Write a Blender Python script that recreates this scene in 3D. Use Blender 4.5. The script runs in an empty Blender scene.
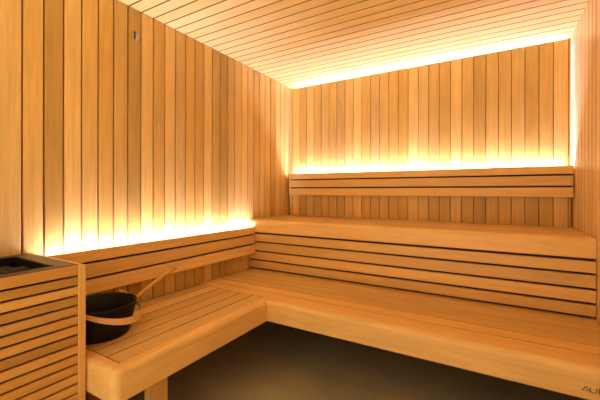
import bpy, bmesh, math, random
from mathutils import Vector, Matrix, noise

random.seed(7)
scn = bpy.context.scene
COL = scn.collection

# ------------------------------------------------------------------ camera
cam_d = bpy.data.cameras.new('camera')
cam_d.sensor_fit = 'HORIZONTAL'
cam_d.sensor_width = 36.0
cam_d.lens = 332.2 / 600 * 36.0
cam_d.shift_y = -(200 - 192.0) / 600.0
cam_d.clip_start = 0.02
cam = bpy.data.objects.new('camera', cam_d)
COL.objects.link(cam)
YAW, ROLL = 0.5316, 0.0022
cam.matrix_world = (Matrix.Translation((1.9638, -3.0834, 1.1546)) @ Matrix.Rotation(YAW, 4, 'Z')
                    @ Matrix.Rotation(math.pi / 2, 4, 'X') @ Matrix.Rotation(ROLL, 4, 'Z'))
scn.camera = cam

# ------------------------------------------------------------------ light from outside the open glass front
world = bpy.data.worlds.new('world')
scn.world = world
world.use_nodes = True
wn = world.node_tree.nodes
# added fill: world brightened below the horizon to lift the ceiling near the camera
wl = world.node_tree.links
w_tc = wn.new('ShaderNodeTexCoord'); w_sep = wn.new('ShaderNodeSeparateXYZ'); w_mr = wn.new('ShaderNodeMapRange'); w_mix = wn.new('ShaderNodeMix')
w_mix.data_type = 'RGBA'
wl.new(w_tc.outputs['Generated'], w_sep.inputs[0]); wl.new(w_sep.outputs['Z'], w_mr.inputs['Value'])
w_mr.inputs['From Min'].default_value = -0.15; w_mr.inputs['From Max'].default_value = 0.1
w_mix.inputs[6].default_value = (3.4, 2.45, 1.35, 1)
w_mix.inputs[7].default_value = (1.35, 0.98, 0.56, 1)
wl.new(w_mr.outputs[0], w_mix.inputs[0]); wl.new(w_mix.outputs[2], wn['Background'].inputs[0])
wn['Background'].inputs[1].default_value = 1.0

scn.view_settings.view_transform = 'Standard'
scn.view_settings.look = 'None'
scn.view_settings.gamma = 1
scn.view_settings.use_curve_mapping = False
scn.view_settings.exposure = 0.0
scn.cycles.max_bounces = 12
scn.cycles.diffuse_bounces = 8

LED_COL = (1.0, 0.925, 1.10)
LED_BACKREST = 250.0
LED_LEFT = 320.0
LED_TOP = 22.0

# room dimensions (metres): x to the right, y towards the back wall, z up
RW = 2.4484        # right wall plane
H = 2.307          # ceiling
FRONT = -3.45      # open front of the cabin
BACK = 0.075       # true back wall behind the floating panel

# ------------------------------------------------------------------ materials
def new_mat(name):
    m = bpy.data.materials.new(name)
    m.use_nodes = True
    nt = m.node_tree
    return m, nt, nt.nodes, nt.links, nt.nodes['Principled BSDF']

def wood(name, axis, a, b, rough=0.42, grain=0.36, seed=0.0, knots=0.34, vary=0.34):
    """timber with grain along one axis; tone varies from board to board"""
    m, nt, N, L, P = new_mat(name)
    tc = N.new('ShaderNodeTexCoord')
    geo = N.new('ShaderNodeNewGeometry')
    mul = N.new('ShaderNodeMath'); mul.operation = 'MULTIPLY_ADD'
    L.new(geo.outputs['Random Per Island'], mul.inputs[0]); mul.inputs[1].default_value = 37.0; mul.inputs[2].default_value = seed
    cmb = N.new('ShaderNodeCombineXYZ')
    for i in range(3): L.new(mul.outputs[0], cmb.inputs[i])
    add = N.new('ShaderNodeVectorMath'); add.operation = 'ADD'
    L.new(tc.outputs['Object'], add.inputs[0]); L.new(cmb.outputs[0], add.inputs[1])
    def mapped(along, across):
        mp = N.new('ShaderNodeMapping')
        s = [across] * 3; s['xyz'.index(axis)] = along
        mp.inputs['Scale'].default_value = s
        L.new(add.outputs[0], mp.inputs['Vector'])
        return mp.outputs[0]
    def noise_tex(vec, scale, det, rgh, dist=0.0):
        n = N.new('ShaderNodeTexNoise')
        n.inputs['Scale'].default_value = scale; n.inputs['Detail'].default_value = det
        n.inputs['Roughness'].default_value = rgh; n.inputs['Distortion'].default_value = dist
        L.new(vec, n.inputs['Vector']); return n.outputs['Fac']
    fine = noise_tex(mapped(1.2, 26), 5.0, 5, 0.6, 0.3)
    cloud = noise_tex(mapped(1.0, 5.0), 2.2, 3, 0.55, 0.8)
    streak = noise_tex(mapped(0.45, 11), 3.0, 2, 0.5, 1.2)
    mix = N.new('ShaderNodeMix'); mix.data_type = 'RGBA'
    mix.inputs[6].default_value = (*a, 1); mix.inputs[7].default_value = (*b, 1)
    # board tone: second hash of the island value
    h = N.new('ShaderNodeTexWhiteNoise'); h.noise_dimensions = '1D'
    L.new(mul.outputs[0], h.inputs['W'])
    L.new(h.outputs['Value'], mix.inputs[0])
    # value multiplier = 1 + grain*(...)
    def ma(op, x, y, z=None):
        q = N.new('ShaderNodeMath'); q.operation = op
        for i, v in enumerate((x, y, z)):
            if v is None: continue
            if isinstance(v, (int, float)): q.inputs[i].default_value = v
            else: L.new(v, q.inputs[i])
        return q.outputs[0]
    s1 = ma('MULTIPLY_ADD', fine, grain, 1 - grain * 0.5)
    s2 = ma('MULTIPLY_ADD', cloud, knots, 1 - knots * 0.5)
    s3 = ma('MULTIPLY_ADD', streak, grain, 1 - grain * 0.5)
    s4 = ma('MULTIPLY_ADD', geo.outputs['Random Per Island'], vary, 1 - vary * 0.52)
    v = ma('MULTIPLY', ma('MULTIPLY', s1, s2), ma('MULTIPLY', s3, s4))
    hsv = N.new('ShaderNodeHueSaturation')
    L.new(mix.outputs[2], hsv.inputs['Color']); L.new(v, hsv.inputs['Value'])
    L.new(hsv.outputs[0], P.inputs['Base Color'])
    L.new(ma('MULTIPLY_ADD', fine, 0.16, rough - 0.08), P.inputs['Roughness'])
    P.inputs['Specular IOR Level'].default_value = 0.35
    bp = N.new('ShaderNodeBump'); bp.inputs['Strength'].default_value = 0.12; bp.inputs['Distance'].default_value = 0.0015
    L.new(fine, bp.inputs['Height']); L.new(bp.outputs[0], P.inputs['Normal'])
    return m

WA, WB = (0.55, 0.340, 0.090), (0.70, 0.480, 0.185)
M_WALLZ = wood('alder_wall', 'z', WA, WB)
M_RIGHT = wood('alder_wall_lit', 'z', (0.76, 0.52, 0.24), (0.82, 0.60, 0.32), seed=4, vary=0.12)  # same alder, made paler: the right wall's brighter lighting put into its colour
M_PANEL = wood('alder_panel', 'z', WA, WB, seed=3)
M_CEIL = wood('alder_ceiling', 'x', (0.85, 0.665, 0.30), (0.90, 0.73, 0.37), seed=5, vary=0.08, knots=0.2, grain=0.3)
M_SEATX = wood('bench_timber_x', 'x', (0.70, 0.45, 0.160), (0.79, 0.54, 0.225), grain=0.3, seed=9, rough=0.36)
M_SEATY = wood('bench_timber_y', 'y', (0.70, 0.45, 0.160), (0.79, 0.54, 0.225), grain=0.3, seed=11, rough=0.36)
M_SEATZ = wood('bench_timber_z', 'z', (0.70, 0.42, 0.14), (0.76, 0.47, 0.17), grain=0.25, seed=13)
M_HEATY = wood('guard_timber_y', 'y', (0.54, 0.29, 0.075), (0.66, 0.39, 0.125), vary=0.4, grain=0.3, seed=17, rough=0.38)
M_HANDLE = wood('handle_timber', 'z', (0.76, 0.46, 0.20), (0.80, 0.50, 0.24), grain=0.2, seed=21)

def plain(name, col, rough=0.5, metal=0.0, bump=0.0, scale=40.0, var=0.0):
    m, nt, N, L, P = new_mat(name)
    P.inputs['Roughness'].default_value = rough
    P.inputs['Metallic'].default_value = metal
    tc = N.new('ShaderNodeTexCoord')
    n = N.new('ShaderNodeTexNoise'); n.inputs['Scale'].default_value = scale; n.inputs['Detail'].default_value = 5
    L.new(tc.outputs['Object'], n.inputs['Vector'])
    r = N.new('ShaderNodeMix'); r.data_type = 'RGBA'
    r.inputs[6].default_value = (*[c * (1 - var) for c in col], 1); r.inputs[7].default_value = (*[min(1, c * (1 + var)) for c in col], 1)
    L.new(n.outputs['Fac'], r.inputs[0]); L.new(r.outputs[2], P.inputs['Base Color'])
    if bump:
        bp = N.new('ShaderNodeBump'); bp.inputs['Strength'].default_value = bump; bp.inputs['Distance'].default_value = 0.003
        L.new(n.outputs['Fac'], bp.inputs['Height']); L.new(bp.outputs[0], P.inputs['Normal'])
    return m

M_BLACK = plain('black_enamel', (0.005, 0.005, 0.0055), 0.55, 0, 0.05, 60, 0.2)
M_BLACK.node_tree.nodes['Principled BSDF'].inputs['Specular IOR Level'].default_value = 0.25
M_STEEL = plain('dark_steel', (0.10, 0.095, 0.085), 0.42, 0.7, 0.03, 30, 0.2)
M_BRIGHT = plain('brushed_steel', (0.55, 0.53, 0.50), 0.3, 0.9, 0.03, 80, 0.1)
M_STONE = plain('heater_stone', (0.022, 0.020, 0.019), 0.55, 0, 0.6, 45, 0.5)
M_WARMSTONE = plain('tan_stone', (0.16, 0.12, 0.08), 0.6, 0, 0.6, 45, 0.4)
M_BACKING = plain('groove_backing', (0.25, 0.105, 0.03), 0.7, 0, 0, 20, 0.15)
M_CGROOVE = plain('ceiling_groove_shade', (0.075, 0.030, 0.009), 0.7, 0, 0, 20, 0.15)  # dark tone painting the shade inside the ceiling grooves
M_RGROOVE = plain('right_groove_shade', (0.22, 0.10, 0.03), 0.7, 0, 0, 20, 0.15)  # brown that paints groove shade on the right wall
M_DARK = plain('gap_shade', (0.030, 0.012, 0.006), 0.8, 0, 0, 20, 0.15)  # near-black that paints shade into the gaps between boards
M_INK = plain('burnt_lettering', (0.16, 0.06, 0.03), 0.8, 0, 0, 40, 0.1)
M_WHITE = plain('white_plastic', (0.46, 0.42, 0.36), 0.5, 0, 0, 40, 0.05)

def floor_mat():
    m, nt, N, L, P = new_mat('grey_concrete_floor')
    tc = N.new('ShaderNodeTexCoord')
    a = N.new('ShaderNodeTexNoise'); a.inputs['Scale'].default_value = 1.6; a.inputs['Detail'].default_value = 6; a.inputs['Distortion'].default_value = 0.6
    b = N.new('ShaderNodeTexNoise'); b.inputs['Scale'].default_value = 90; b.inputs['Detail'].default_value = 3
    L.new(tc.outputs['Object'], a.inputs['Vector']); L.new(tc.outputs['Object'], b.inputs['Vector'])
    cr = N.new('ShaderNodeValToRGB')
    cr.color_ramp.elements[0].position = 0.3; cr.color_ramp.elements[0].color = (0.27, 0.26, 0.205, 1)
    cr.color_ramp.elements[1].position = 0.7; cr.color_ramp.elements[1].color = (0.40, 0.38, 0.295, 1)
    L.new(a.outputs['Fac'], cr.inputs[0])
    hs = N.new('ShaderNodeHueSaturation'); L.new(cr.outputs[0], hs.inputs['Color'])
    mm = N.new('ShaderNodeMath'); mm.operation = 'MULTIPLY_ADD'; L.new(b.outputs['Fac'], mm.inputs[0]); mm.inputs[1].default_value = 0.3; mm.inputs[2].default_value = 0.85
    L.new(mm.outputs[0], hs.inputs['Value']); L.new(hs.outputs[0], P.inputs['Base Color'])
    P.inputs['Roughness'].default_value = 0.6
    return m
M_FLOOR = floor_mat()

def emit_mat(name, col, s):
    m, nt, N, L, P = new_mat(name)
    P.inputs['Base Color'].default_value = (0.8, 0.8, 0.8, 1)
    P.inputs['Emission Color'].default_value = (*col, 1)
    P.inputs['Emission Strength'].default_value = s
    return m
M_LEDB = emit_mat('led_backrest', LED_COL, LED_BACKREST)
M_LEDL = emit_mat('led_left', LED_COL, LED_LEFT)
M_LEDS = emit_mat('led_side', LED_COL, LED_TOP * 0.7)
M_LEDT = emit_mat('led_perimeter', LED_COL, LED_TOP)

# ------------------------------------------------------------------ helpers
def link(name, bm, mat, parent=None, smooth=False, mats=None):
    me = bpy.data.meshes.new(name)
    bmesh.ops.recalc_face_normals(bm, faces=bm.faces)
    if smooth:
        for f in bm.faces: f.smooth = True
    bm.to_mesh(me); bm.free()
    for mm in (mats or [mat]): me.materials.append(mm)
    o = bpy.data.objects.new(name, me)
    COL.objects.link(o)
    if parent is not None:
        o.parent = parent
    return o

def box(bm, x0, x1, y0, y1, z0, z1, bev=0.0, seg=1, mi=0):
    r = bmesh.ops.create_cube(bm, size=1.0)
    vs = r['verts']
    for v in vs:
        v.co = Vector(((x0 + x1) / 2 + v.co.x * (x1 - x0), (y0 + y1) / 2 + v.co.y * (y1 - y0), (z0 + z1) / 2 + v.co.z * (z1 - z0)))
    fs = list({f for v in vs for f in v.link_faces})
    for f in fs: f.material_index = mi
    if bev > 0:
        es = list({e for v in vs for e in v.link_edges})
        bmesh.ops.bevel(bm, geom=es, offset=bev, segments=seg, affect='EDGES', profile=0.5)

def local(parent_loc, *b):
    x0, x1, y0, y1, z0, z1 = b
    px, py, pz = parent_loc
    return (x0 - px, x1 - px, y0 - py, y1 - py, z0 - pz, z1 - pz)

def thing(name, label, cat, loc=(0, 0, 0), group=None):
    o = bpy.data.objects.new(name, None)
    o.empty_display_size = 0.1
    COL.objects.link(o)
    o.location = loc
    o['label'] = label; o['category'] = cat
    if group: o['group'] = group
    return o

def tag(o, label, cat, group=None):
    o['label'] = label; o['category'] = cat
    if group: o['group'] = group
    return o

def struct(o):
    o['kind'] = 'structure'
    return o

def tube(bm, pts, rad, n=12, caps=True, squash=None):
    """round bar through pts; rad a number or one per point"""
    pts = [Vector(p) for p in pts]
    rings = []
    up = Vector((0, 0, 1))
    for i, p in enumerate(pts):
        d = (pts[min(i + 1, len(pts) - 1)] - pts[max(i - 1, 0)]).normalized()
        a = d.cross(up)
        if a.length < 1e-4: a = Vector((1, 0, 0))
        a.normalize(); b = a.cross(d).normalized()
        r = rad[i] if isinstance(rad, (list, tuple)) else rad
        q = squash or (1, 1)
        rings.append([bm.verts.new(p + a * math.cos(2 * math.pi * k / n) * r * q[0] + b * math.sin(2 * math.pi * k / n) * r * q[1]) for k in range(n)])
    for i in range(len(rings) - 1):
        for k in range(n):
            bm.faces.new((rings[i][k], rings[i][(k + 1) % n], rings[i + 1][(k + 1) % n], rings[i + 1][k]))
    if caps:
        bm.faces.new(rings[0][::-1]); bm.faces.new(rings[-1])

def lathe(bm, prof, n=48):
    rings = []
    for r, z in prof:
        if r < 1e-5: rings.append([bm.verts.new((0, 0, z))])
        else: rings.append([bm.verts.new((r * math.cos(2 * math.pi * k / n), r * math.sin(2 * math.pi * k / n), z)) for k in range(n)])
    for i in range(len(rings) - 1):
        A, B = rings[i], rings[i + 1]
        for k in range(n):
            k2 = (k + 1) % n
            if len(A) == 1 and len(B) == 1: continue
            if len(A) == 1: bm.faces.new((A[0], B[k], B[k2]))
            elif len(B) == 1: bm.faces.new((A[k], A[k2], B[0]))
            else: bm.faces.new((A[k], A[k2], B[k2], B[k]))

def sweep(bm, path, prof, closed_prof=True):
    """prof: (outward offset, z) swept along a flat polyline path of (x, y, nx, ny) with given mitre normals"""
    rings = []
    for (x, y, nx, ny) in path:
        rings.append([bm.verts.new((x + nx * u, y + ny * u, z)) for (u, z) in prof])
    n = len(prof)
    for i in range(len(rings) - 1):
        for k in range(n):
            k2 = (k + 1) % n
            bm.faces.new((rings[i][k], rings[i][k2], rings[i + 1][k2], rings[i + 1][k]))
    bm.faces.new(rings[0]); bm.faces.new(rings[-1][::-1])

def rail_prof(inner, ztop, zbot, rt=0.028, rb=0.006, n=7, thick=None):
    """cross-section of a rounded front rail: u=0 is the outer face, u=-inner the seat seam.
    The rail is a top board that turns down over the front edge."""
    p = [(-inner, ztop)]
    p.append((-rt, ztop))
    for k in range(1, n):
        a = math.pi / 2 * k / n
        p.append((-rt + rt * math.sin(a), ztop - rt + rt * math.cos(a)))
    p.append((0, ztop - rt))
    p.append((0, zbot + rb))
    p.append((-rb, zbot))
    p.append((-inner, zbot))
    return p

# ================================================================== STRUCTURE
bm = bmesh.new(); box(bm, -0.15, RW + 0.15, FRONT, BACK + 0.1, -0.1, 0.0)
struct(link('floor', bm, M_FLOOR))

# left wall: vertical boards, groove lines at y = -0.0707 - 0.0889 k
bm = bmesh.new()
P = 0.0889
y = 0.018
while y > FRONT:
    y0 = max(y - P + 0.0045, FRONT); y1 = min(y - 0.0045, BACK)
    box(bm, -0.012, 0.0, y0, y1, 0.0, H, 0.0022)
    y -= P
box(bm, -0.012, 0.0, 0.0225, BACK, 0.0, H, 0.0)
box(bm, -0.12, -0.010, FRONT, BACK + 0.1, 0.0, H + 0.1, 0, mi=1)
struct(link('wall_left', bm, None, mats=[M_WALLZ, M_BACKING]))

# right wall
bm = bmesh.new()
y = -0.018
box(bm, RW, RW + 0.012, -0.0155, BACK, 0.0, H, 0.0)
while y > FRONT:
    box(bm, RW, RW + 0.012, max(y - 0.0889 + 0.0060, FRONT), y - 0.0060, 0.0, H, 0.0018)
    box(bm, RW + 0.0010, RW + 0.0099, max(y - 0.0889 - 0.0059, FRONT), max(y - 0.0889 + 0.0059, FRONT + 0.001), 0.0, H, 0, mi=2)  # shallow strip standing in for the shade of the groove
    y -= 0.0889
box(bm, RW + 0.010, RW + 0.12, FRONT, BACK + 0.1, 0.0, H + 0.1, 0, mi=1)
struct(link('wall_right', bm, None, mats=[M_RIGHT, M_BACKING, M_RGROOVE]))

# ceiling boards run left to right
bm = bmesh.new()
y = -0.305 + 0.0855 * 5
while y > FRONT:
    y1 = min(y - 0.0047, BACK); y0 = max(y - 0.0855 + 0.0047, FRONT)
    if y1 > y0: box(bm, 0.0, RW, y0, y1, H, H + 0.012, 0.0016)
    box(bm, 0.0, RW, max(y0 - 0.0093, FRONT), y0 - 0.0001, H + 0.0014, H + 0.0099, 0, mi=1)  # painted groove shade just above the board faces
    y -= 0.0855
box(bm, -0.012, RW + 0.012, FRONT, BACK + 0.1, H + 0.010, H + 0.12, 0, mi=1)
struct(link('ceiling', bm, None, mats=[M_CEIL, M_CGROOVE]))

# back wall: plain backing plus the floating boarded panel in front of it
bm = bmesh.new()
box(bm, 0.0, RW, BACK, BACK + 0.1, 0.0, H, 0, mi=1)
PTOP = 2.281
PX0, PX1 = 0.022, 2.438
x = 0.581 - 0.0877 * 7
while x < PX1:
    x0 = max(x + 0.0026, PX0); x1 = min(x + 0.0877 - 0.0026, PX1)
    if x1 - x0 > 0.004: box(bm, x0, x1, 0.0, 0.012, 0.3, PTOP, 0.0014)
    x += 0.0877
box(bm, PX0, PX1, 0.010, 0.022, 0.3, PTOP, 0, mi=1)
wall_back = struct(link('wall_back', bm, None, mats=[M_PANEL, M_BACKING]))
# light strips round the back of the panel
bm = bmesh.new(); box(bm, PX0 + 0.02, PX1 - 0.02, 0.058, 0.066, PTOP - 0.002, PTOP + 0.018)
link('light_strip', bm, M_LEDT, wall_back)
for xs in (0.002, RW - 0.014):
    bm = bmesh.new(); box(bm, xs, xs + 0.012, 0.060, 0.066, 1.34, PTOP - 0.004)
    link('light_strip', bm, M_LEDS, wall_back)

# ================================================================== LOWER BENCHES
ZT, ZB = 0.45, 0.313
BX, BY = 0.6876, -1.3314        # front edges of the left and back benches
RAIL = 0.0525
SY = -1.281                      # seam between the two benches
NE = -2.336                      # near end of the left bench

def leg(parent, loc, x0, x1, y0, y1, z1, mat=None):
    bm = bmesh.new(); box(bm, *local(loc, x0, x1, y0, y1, 0.0, z1), 0.003)
    return link('leg', bm, mat or M_SEATZ, parent)

loc = (0.34, -1.8, 0.0)
lb = thing('sauna_bench', 'low wooden bench along the left wall, lengthwise planks, bucket standing on its near end', 'bench', loc)
bm = bmesh.new()
box(bm, *local(loc, 0.006, BX - RAIL - 0.002, NE + RAIL + 0.0001, NE + RAIL + 0.0059, ZT - 0.02, ZT - 0.002), 0, mi=1)  # dark strip added as seam shade
box(bm, *local(loc, 0.006, BX - RAIL - 0.002, SY - 0.0049, SY - 0.0005, ZT - 0.02, ZT - 0.002), 0, mi=1)
pitch = 0.1035
xr = BX - RAIL - 0.002
gaps = [xr]
x1 = xr
while x1 > 0.02:
    x0 = max(x1 - pitch + 0.009, 0.006)
    box(bm, *local(loc, x0, x1, NE + RAIL + 0.006, SY - 0.005, ZT - 0.028, ZT), 0.002)
    box(bm, *local(loc, x0 - 0.0089, x0 - 0.0001, NE + RAIL + 0.003, SY - 0.003, ZT - 0.02, ZT - 0.0025), 0, mi=1)  # shade between planks, painted as a dark strip
    x1 -= pitch
link('seat', bm, None, lb, mats=[M_SEATY, M_DARK])
# under-frame battens carrying the planks
for yy in (-2.20, -1.85, -1.50):
    bm = bmesh.new(); box(bm, *local(loc, 0.03, BX - 0.045, yy - 0.03, yy + 0.03, ZT - 0.075, ZT - 0.029), 0.002)
    link('crossbar', bm, M_SEATX, lb)
# front rail wraps round the near end
bm = bmesh.new()
R0 = 0.035
path = [(0.006, NE, 0, -1)]
for k in range(0, 9):
    a = math.pi / 2 * k / 8
    nx, ny = math.sin(a), -math.cos(a)
    path.append((BX - R0 + R0 * nx, NE + R0 + R0 * ny, nx, ny))
path += [(BX, BY, 1, -1)]
prof = rail_prof(0.030, ZT, ZB)
bmr = bmesh.new()
# rail with solid mitred corner: inner offset limited by the corner radius, completed by the seat edge board
sweep(bmr, [(x - loc[0], y - loc[1], nx, ny) for x, y, nx, ny in path], prof)
link('front_rail', bmr, M_SEATY, lb, smooth=False)
bm = bmesh.new()
# edge boards between rail and planks
box(bm, *local(loc, BX - RAIL, BX - 0.0295, NE + 0.0295, SY, ZT - 0.03, ZT - 0.0003))
box(bm, *local(loc, 0.006, BX - RAIL, NE + 0.0295, NE + RAIL, ZT - 0.03, ZT - 0.0003))
link('edge_board', bm, M_SEATY, lb)
leg(lb, loc, 0.575, 0.612, -2.13, -2.03, ZT - 0.076)
leg(lb, loc, 0.06, 0.10, -2.13, -2.03, ZT - 0.076)

loc = (1.2, -1.0, 0.0)
bb = thing('sauna_bench', 'low wooden bench across the room below the raised bench, long planks running left to right', 'bench', loc)
bm = bmesh.new()
y0 = SY + 0.002
pit = 0.1035
while y0 < -0.60:
    y1 = min(y0 + pit - 0.0085, -0.60)
    box(bm, *local(loc, 0.006, RW - 0.003, y0, y1, ZT - 0.028, ZT), 0.002)
    if y1 < -0.61: box(bm, *local(loc, 0.006, RW - 0.003, y1 + 0.0001, y1 + 0.0084, ZT - 0.02, ZT - 0.0025), 0, mi=1)  # dark strip in place of shade in the plank gap
    y0 += pit
link('seat', bm, None, bb, mats=[M_SEATX, M_DARK])
for xx in (0.35, 1.0, 1.65, 2.3):
    bm = bmesh.new(); box(bm, *local(loc, xx - 0.03, xx + 0.03, -1.28, -0.60, ZT - 0.075, ZT - 0.029), 0.002)
    link('crossbar', bm, M_SEATY, bb)
bm = bmesh.new()
sweep(bm, [(BX - loc[0], BY - loc[1], 1, -1), (RW - 0.003 - loc[0], BY - loc[1], 0, -1)], rail_prof(0.0505, ZT, ZB))
rail = link('front_rail', bm, M_SEATX, bb)
for xx in (1.0, 2.3):
    leg(bb, loc, xx - 0.045, xx + 0.045, -0.42, -0.38, ZT - 0.076)
# lettering burnt into the front rail
bm = bmesh.new()
yl = BY - 0.0006 - loc[1]
def stroke(pts, r=0.0016):
    for a, b in zip(pts[:-1], pts[1:]):
        tube(bm, [(a[0] - loc[0], yl, a[1]), (b[0] - loc[0], yl, b[1])], r, 6, True)
stroke([(2.2700, 0.3475), (2.2765, 0.3590), (2.2835, 0.3690), (2.2905, 0.3590), (2.2975, 0.3475)])
stroke([(2.2785, 0.3520), (2.2900, 0.3520)])
stroke([(2.2958, 0.3690), (2.2960, 0.3560), (2.2985, 0.3500), (2.3060, 0.3470), (2.3130, 0.3500), (2.3155, 0.3560), (2.3157, 0.3690)])
stroke([(2.3225, 0.3470), (2.3225, 0.3690), (2.3350, 0.3690), (2.3385, 0.3630), (2.3350, 0.3570), (2.3225, 0.3570), (2.3390, 0.3470)])
link('lettering', bm, M_INK, rail)

# ================================================================== UPPER BENCH
loc = (1.2, -0.34, 0.0)
UY = -0.6743
ub = thing('sauna_bench', 'raised wooden bench along the back wall with rounded front edge above a slatted riser', 'bench', loc)
bm = bmesh.new()
y0 = UY + 0.0605
while y0 < -0.02:
    y1 = min(y0 + 0.100, -0.003)
    box(bm, *local(loc, 0.003, RW - 0.003, y0, y1, 0.872, 0.90), 0.0012)
    y0 += 0.1025
link('seat', bm, M_SEATX, ub)
bm = bmesh.new()
sweep(bm, [(0.003 - loc[0], UY - loc[1], 0, -1), (RW - 0.003 - loc[0], UY - loc[1], 0, -1)], rail_prof(0.059, 0.90, 0.7865, rt=0.030))
link('front_rail', bm, M_SEATX, ub)
# slatted riser
zs = [(0.7075, 0.7715), (0.6235, 0.6940), (0.5425, 0.6095), (0.4660, 0.5280)]
bm = bmesh.new()
for z0, z1 in zs:
    box(bm, *local(loc, 0.004, RW - 0.004, UY + 0.001, UY + 0.024, z0, z1), 0.002)
link('riser', bm, M_SEATX, ub)
bm = bmesh.new(); box(bm, *local(loc, 0.004, RW - 0.025, UY + 0.0245, UY + 0.030, 0.451, 0.785))  # dark sheet added so the riser gaps look shaded
link('riser_gap_shade', bm, M_DARK, ub)
for xx in (0.03, 0.8, 1.6, 2.37):
    bm = bmesh.new(); box(bm, *local(loc, xx, xx + 0.05, UY + 0.0305, UY + 0.06, 0.451, 0.871))
    link('post', bm, M_SEATZ, ub)

# ================================================================== BACKRESTS
# left wall
loc = (0.04, -1.5, 0.6)
br = thing('backrest', 'wooden backrest of three wide boards on the left wall, white light glowing above it', 'backrest', loc)
bm = bmesh.new()
for z0, z1 in ((0.597, 0.675), (0.688, 0.762), (0.775, 0.836)):
    box(bm, *local(loc, 0.052, 0.076, NE - 0.004, UY - 0.002, z0, z1), 0.003)
link('slats', bm, M_SEATY, br)
for yy in (-2.25, -1.75, -1.25, -0.80):
    bm = bmesh.new(); box(bm, *local(loc, 0.001, 0.0435, yy - 0.02, yy + 0.02, 0.62, 0.779), 0.002)
    link('bracket', bm, M_SEATZ, br)
bm = bmesh.new(); box(bm, *local(loc, 0.0440, 0.0515, NE, UY - 0.004, 0.610, 0.822))  # unseen sheet, added to block light through the gaps and darken them
link('slat_gap_shade', bm, M_DARK, br)
bm = bmesh.new(); box(bm, *local(loc, 0.030, 0.042, NE + 0.05, UY - 0.03, 0.8020, 0.8030))

link('light_strip', bm, M_LEDL, br)
bm = bmesh.new(); box(bm, *local(loc, 0.001, 0.0438, NE, UY - 0.004, 0.780, 0.790)); box(bm, *local(loc, 0.029, 0.043, NE + 0.015, UY - 0.025, 0.790, 0.8018))
link('leak_stop_shelf', bm, M_SEATY, br)  # unseen shelf under the strip, added to stop light leaking below the backrest

# back wall
loc = (1.2, -0.05, 1.12)
br = thing('backrest', 'long wooden backrest of three boards on the back wall above the raised bench', 'backrest', loc)
bm = bmesh.new()
for z0, z1 in ((1.122, 1.192), (1.2045, 1.2765), (1.289, 1.347)):
    box(bm, *local(loc, 0.060, 2.441, -0.080, -0.056, z0, z1), 0.003)
link('slats', bm, M_SEATX, br)
for xx in (0.2, 0.75, 1.3, 1.85, 2.3):
    bm = bmesh.new(); box(bm, *local(loc, xx - 0.02, xx + 0.02, -0.0475, -0.001, 1.14, 1.294), 0.002)
    link('bracket', bm, M_SEATZ, br)
bm = bmesh.new(); box(bm, *local(loc, 0.070, 2.43, -0.0555, -0.048, 1.135, 1.333))  # added dark sheet: keeps the slat gaps shaded and light-tight
link('slat_gap_shade', bm, M_DARK, br)
bm = bmesh.new(); box(bm, *local(loc, 0.11, 2.385, -0.044, -0.032, 1.3165, 1.3175))
link('light_strip', bm, M_LEDB, br)
bm = bmesh.new(); box(bm, *local(loc, 0.070, 2.43, -0.0478, -0.001, 1.295, 1.305)); box(bm, *local(loc, 0.075, 2.425, -0.0455, -0.031, 1.305, 1.3163))
link('leak_stop_shelf', bm, M_SEATX, br)  # shelf carrying the strip, added to close off light leaking downwards

# ================================================================== HEATER IN ITS SLATTED GUARD
loc = (0.25, -2.62, 0.0)
HX, HY0, HY1, HZ = 0.497, -2.92, -2.343, 0.852
ht = thing('sauna_heater', 'heater boxed in by narrow horizontal wooden slats with dark metal top, in the left corner', 'sauna heater', loc)
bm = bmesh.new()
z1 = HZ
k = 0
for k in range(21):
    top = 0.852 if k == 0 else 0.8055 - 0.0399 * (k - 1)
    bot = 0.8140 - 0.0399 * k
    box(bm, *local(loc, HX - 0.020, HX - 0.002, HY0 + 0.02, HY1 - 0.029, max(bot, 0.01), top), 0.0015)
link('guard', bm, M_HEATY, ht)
for yy in (-2.60, -2.86):
    bm = bmesh.new(); box(bm, *local(loc, HX - 0.045, HX - 0.0205, yy, yy + 0.04, 0.0, 0.83))
    link('batten', bm, M_BLACK, ht)
bm = bmesh.new(); box(bm, *local(loc, HX - 0.045, HX, HY1 - 0.0285, HY1, 0.0, HZ), 0.002)
link('corner_post', bm, M_SEATZ, ht)
bm = bmesh.new(); box(bm, *local(loc, 0.004, HX - 0.0455, HY1 - 0.0180, HY1, 0.0, HZ - 0.0005), 0.0015)
link('side_panel', bm, M_SEATX, ht)
bm = bmesh.new(); box(bm, *local(loc, 0.004, HX - 0.0205, HY0, HY0 + 0.018, 0.0, HZ - 0.0005), 0.0015)
link('side_panel', bm, M_SEATX, ht)
# inner steel body, open at the top
OX0, OX1, OY0, OY1 = 0.065, 0.425, -2.86, -2.428
bm = bmesh.new()
for b in ((OX0, OX0 + 0.004, OY0, OY1, 0.15, HZ - 0.011), (OX1 - 0.004, OX1, OY0, OY1, 0.15, HZ - 0.011),
          (OX0, OX1, OY0, OY0 + 0.004, 0.15, HZ - 0.011), (OX0, OX1, OY1 - 0.004, OY1, 0.15, HZ - 0.011),
          (OX0, OX1, OY0, OY1, 0.72, 0.735)):
    box(bm, *local(loc, *b))
link('heater_body', bm, M_BLACK, ht)
bm = bmesh.new()
T0, T1 = HZ - 0.010, HZ + 0.002
for b in ((0.006, HX - 0.0215, OY1 - 0.002, HY1 - 0.0195), (0.006, HX - 0.0215, HY0 + 0.0185, OY0 + 0.002),
          (0.006, OX0 + 0.002, OY0, OY1), (OX1 - 0.002, HX - 0.0215, OY0, OY1)):
    box(bm, *local(loc, b[0], b[1], b[2], b[3], T0, T1), 0.0015)
link('top_frame', bm, M_STEEL, ht)
bm = bmesh.new()
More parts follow.
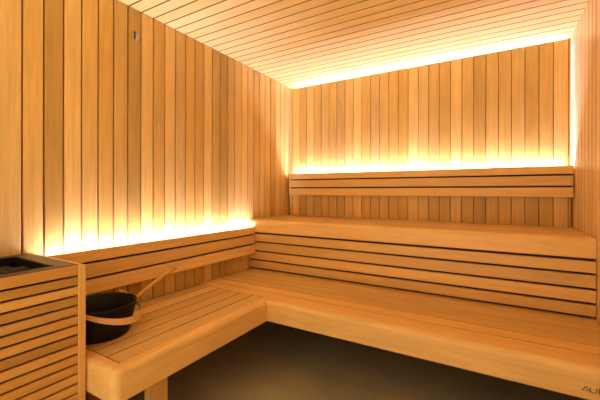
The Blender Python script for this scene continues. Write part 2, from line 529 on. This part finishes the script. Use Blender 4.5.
for b in ((OX0, OX1, OY1 - 0.012, OY1 - 0.003), (OX0, OX1, OY0 + 0.003, OY0 + 0.012), (OX0 + 0.003, OX0 + 0.012, OY0, OY1), (OX1 - 0.012, OX1 - 0.003, OY0, OY1)):
    box(bm, *local(loc, b[0], b[1], b[2], b[3], HZ - 0.03, HZ + 0.004), 0.001)
link('inner_collar', bm, M_BLACK, ht)

def make_stone(seed, r):
    bm = bmesh.new()
    bmesh.ops.create_icosphere(bm, subdivisions=3, radius=r)
    sx, sy, sz = 1.0, random.uniform(0.7, 0.95), random.uniform(0.6, 0.8)
    for v in bm.verts:
        n = noise.noise(v.co / r * 0.9 + Vector((seed * 7.3, seed, 0)))
        v.co *= 1 + 0.22 * n
        v.co.x *= sx; v.co.y *= sy; v.co.z *= sz
    return bm
protos = []
ix = 0
spots = []
yy = OY1 - 0.048
row = 0
while yy > OY0 + 0.04:
    col = 0
    xx = OX0 + 0.048 + (0.03 if row % 2 else 0)
    while xx < OX1 - 0.045:
        spots.append((xx, yy, row, col)); xx += 0.066; col += 1
    yy -= 0.060; row += 1
ORD = ['first', 'second', 'third', 'fourth', 'fifth', 'sixth', 'seventh']
for i, (xx, yy, row, col) in enumerate(spots):
    if i < 5:
        o = link('heater_stone', make_stone(i + 1, 0.031), M_STONE, smooth=True)
        protos.append(o)
    else:
        o = protos[i % 5].copy(); COL.objects.link(o)
    o.location = (xx + random.uniform(-.004, .004), yy + random.uniform(-.004, .004), 0.805 + random.uniform(-.006, .010))
    o.rotation_euler = (random.uniform(-.3, .3), random.uniform(-.3, .3), random.uniform(0, 6.28))
    tag(o, 'dark heater stone, %s from the wall in the %s row from the bench' % (ORD[col], ORD[row]), 'stone', 'stones in the heater top')

# ================================================================== BUCKET
bc = Vector((0.270, -2.162, 0.4505))
RT, RB, BH = 0.165, 0.134, 0.152
bk = thing('sauna_bucket', 'round black water bucket with pale bent-wood handle, on the low bench beside the heater', 'bucket', bc)
bm = bmesh.new()
lathe(bm, [(0, 0.0), (RB - 0.008, 0.0), (RB - 0.002, 0.002), (RB, 0.008), (RB + 0.013, BH * 0.5), (RT - 0.001, BH - 0.004), (RT, BH), (RT - 0.004, BH + 0.002),
           (RT - 0.007, BH), (RB + 0.006, BH * 0.5), (RB - 0.008, 0.010), (0, 0.008)])
link('body', bm, M_BLACK, bk, smooth=True)
# bent-wood bail tipped over to the right side
th0 = math.radians(90 + math.degrees(YAW))     # pivot direction, seen at the back of the rim
pd = Vector((math.cos(th0), math.sin(th0), 0))
sd = Vector((pd.y, -pd.x, 0))                        # side to which the hoop has fallen
bm = bmesh.new()
n = 40
tilt = 0.36
A_, B_ = RT + 0.007, RT + 0.034
W_, T_ = 0.032, 0.005
rings = []
for i in range(n + 1):
    a = math.pi * i / n
    base = pd * (A_ * math.cos(a)) + sd * (B_ * math.sin(a) * math.cos(tilt)) + Vector((0, 0, BH + 0.016 - B_ * math.sin(a) * math.sin(tilt) * 1.0))
    out = (pd * math.cos(a) / A_ + sd * math.sin(a) / B_).normalized()
    w = W_ * (0.55 + 0.45 * math.sin(a))
    dn = Vector((0, 0, -1))
    rings.append([bm.verts.new(base + out * 0), bm.verts.new(base + out * T_), bm.verts.new(base + out * T_ + dn * w), bm.verts.new(base + dn * w)])
for i in range(n):
    for k in range(4):
        bm.faces.new((rings[i][k], rings[i][(k + 1) % 4], rings[i + 1][(k + 1) % 4], rings[i + 1][k]))
bm.faces.new(rings[0]); bm.faces.new(rings[-1][::-1])
bail = link('handle', bm, M_HANDLE, bk)
bail['label'] = 'pale bent-wood handle'
for s in (1, -1):
    bm = bmesh.new()
    c = pd * (s * (A_ + 0.002)) + Vector((0, 0, BH + 0.002))
    tube(bm, [c - pd * s * 0.012, c + pd * s * 0.008], 0.005, 10)
    link('pivot', bm, M_BRIGHT, bk)

# ladle standing in the bucket, its handle on the rim and against the backrest
tip = Vector((0.120, -1.583, 0.643))
rimp = Vector((0.338, -1.990, 0.612))
loc = Vector((0.275, -2.18, 0.475))
ld = thing('ladle', 'wooden-handled ladle leaning out of the black bucket towards the backrest', 'ladle', loc)
bm = bmesh.new()
k0 = Vector((0.150, -1.632, 0.650))
q0 = rimp + Vector((-0.010, -0.024, -0.022))
pts = [q0 - loc, rimp - loc, (rimp.lerp(k0, 0.5) + Vector((0, 0, 0.003))) - loc, k0 - loc, (k0.lerp(tip, 0.6) + Vector((0, 0, 0.003))) - loc, tip - loc]
tube(bm, pts, [0.008, 0.011, 0.013, 0.0145, 0.013, 0.009], 12, True, (0.75, 1.0))
h = link('handle', bm, M_HEATY, ld, smooth=True)
bm = bmesh.new()
tube(bm, [q0 - loc + Vector((0, 0, 0)), Vector((0, 0.03, 0.045)), Vector((0, 0.0, 0.012))], [0.005, 0.005, 0.005], 10)
link('stem', bm, M_BLACK, ld, smooth=True)
bm = bmesh.new()
lathe(bm, [(0, -0.012), (0.02, -0.010), (0.036, 0.004), (0.042, 0.020), (0.040, 0.020), (0.034, 0.005), (0.018, -0.007), (0, -0.009)], 28)
link('scoop', bm, M_BLACK, ld, smooth=True)

# ================================================================== SENSOR BRACKET ON THE LEFT WALL
loc = (0.0, -1.80, 2.135)
sn = thing('wall_sensor', 'small grey metal sensor clip high on the left wall near the ceiling', 'sensor', loc)
bm = bmesh.new(); box(bm, *local(loc, 0.0005, 0.003, -1.818, -1.784, 2.112, 2.152), 0.001)
link('mounting_plate', bm, M_BRIGHT, sn)
bm = bmesh.new(); tube(bm, [(0.012, -0.014, -0.024), (0.014, -0.014, 0.022)], 0.006, 14)
link('probe', bm, M_STEEL, sn, smooth=True)
bm = bmesh.new(); box(bm, *local(loc, 0.003, 0.016, -1.806, -1.786, 2.122, 2.150), 0.002, 2)
link('housing', bm, M_WHITE, sn)
bm = bmesh.new(); box(bm, *local(loc, 0.003, 0.010, -1.817, -1.8075, 2.126, 2.142), 0.001)
link('clip', bm, M_BRIGHT, sn)
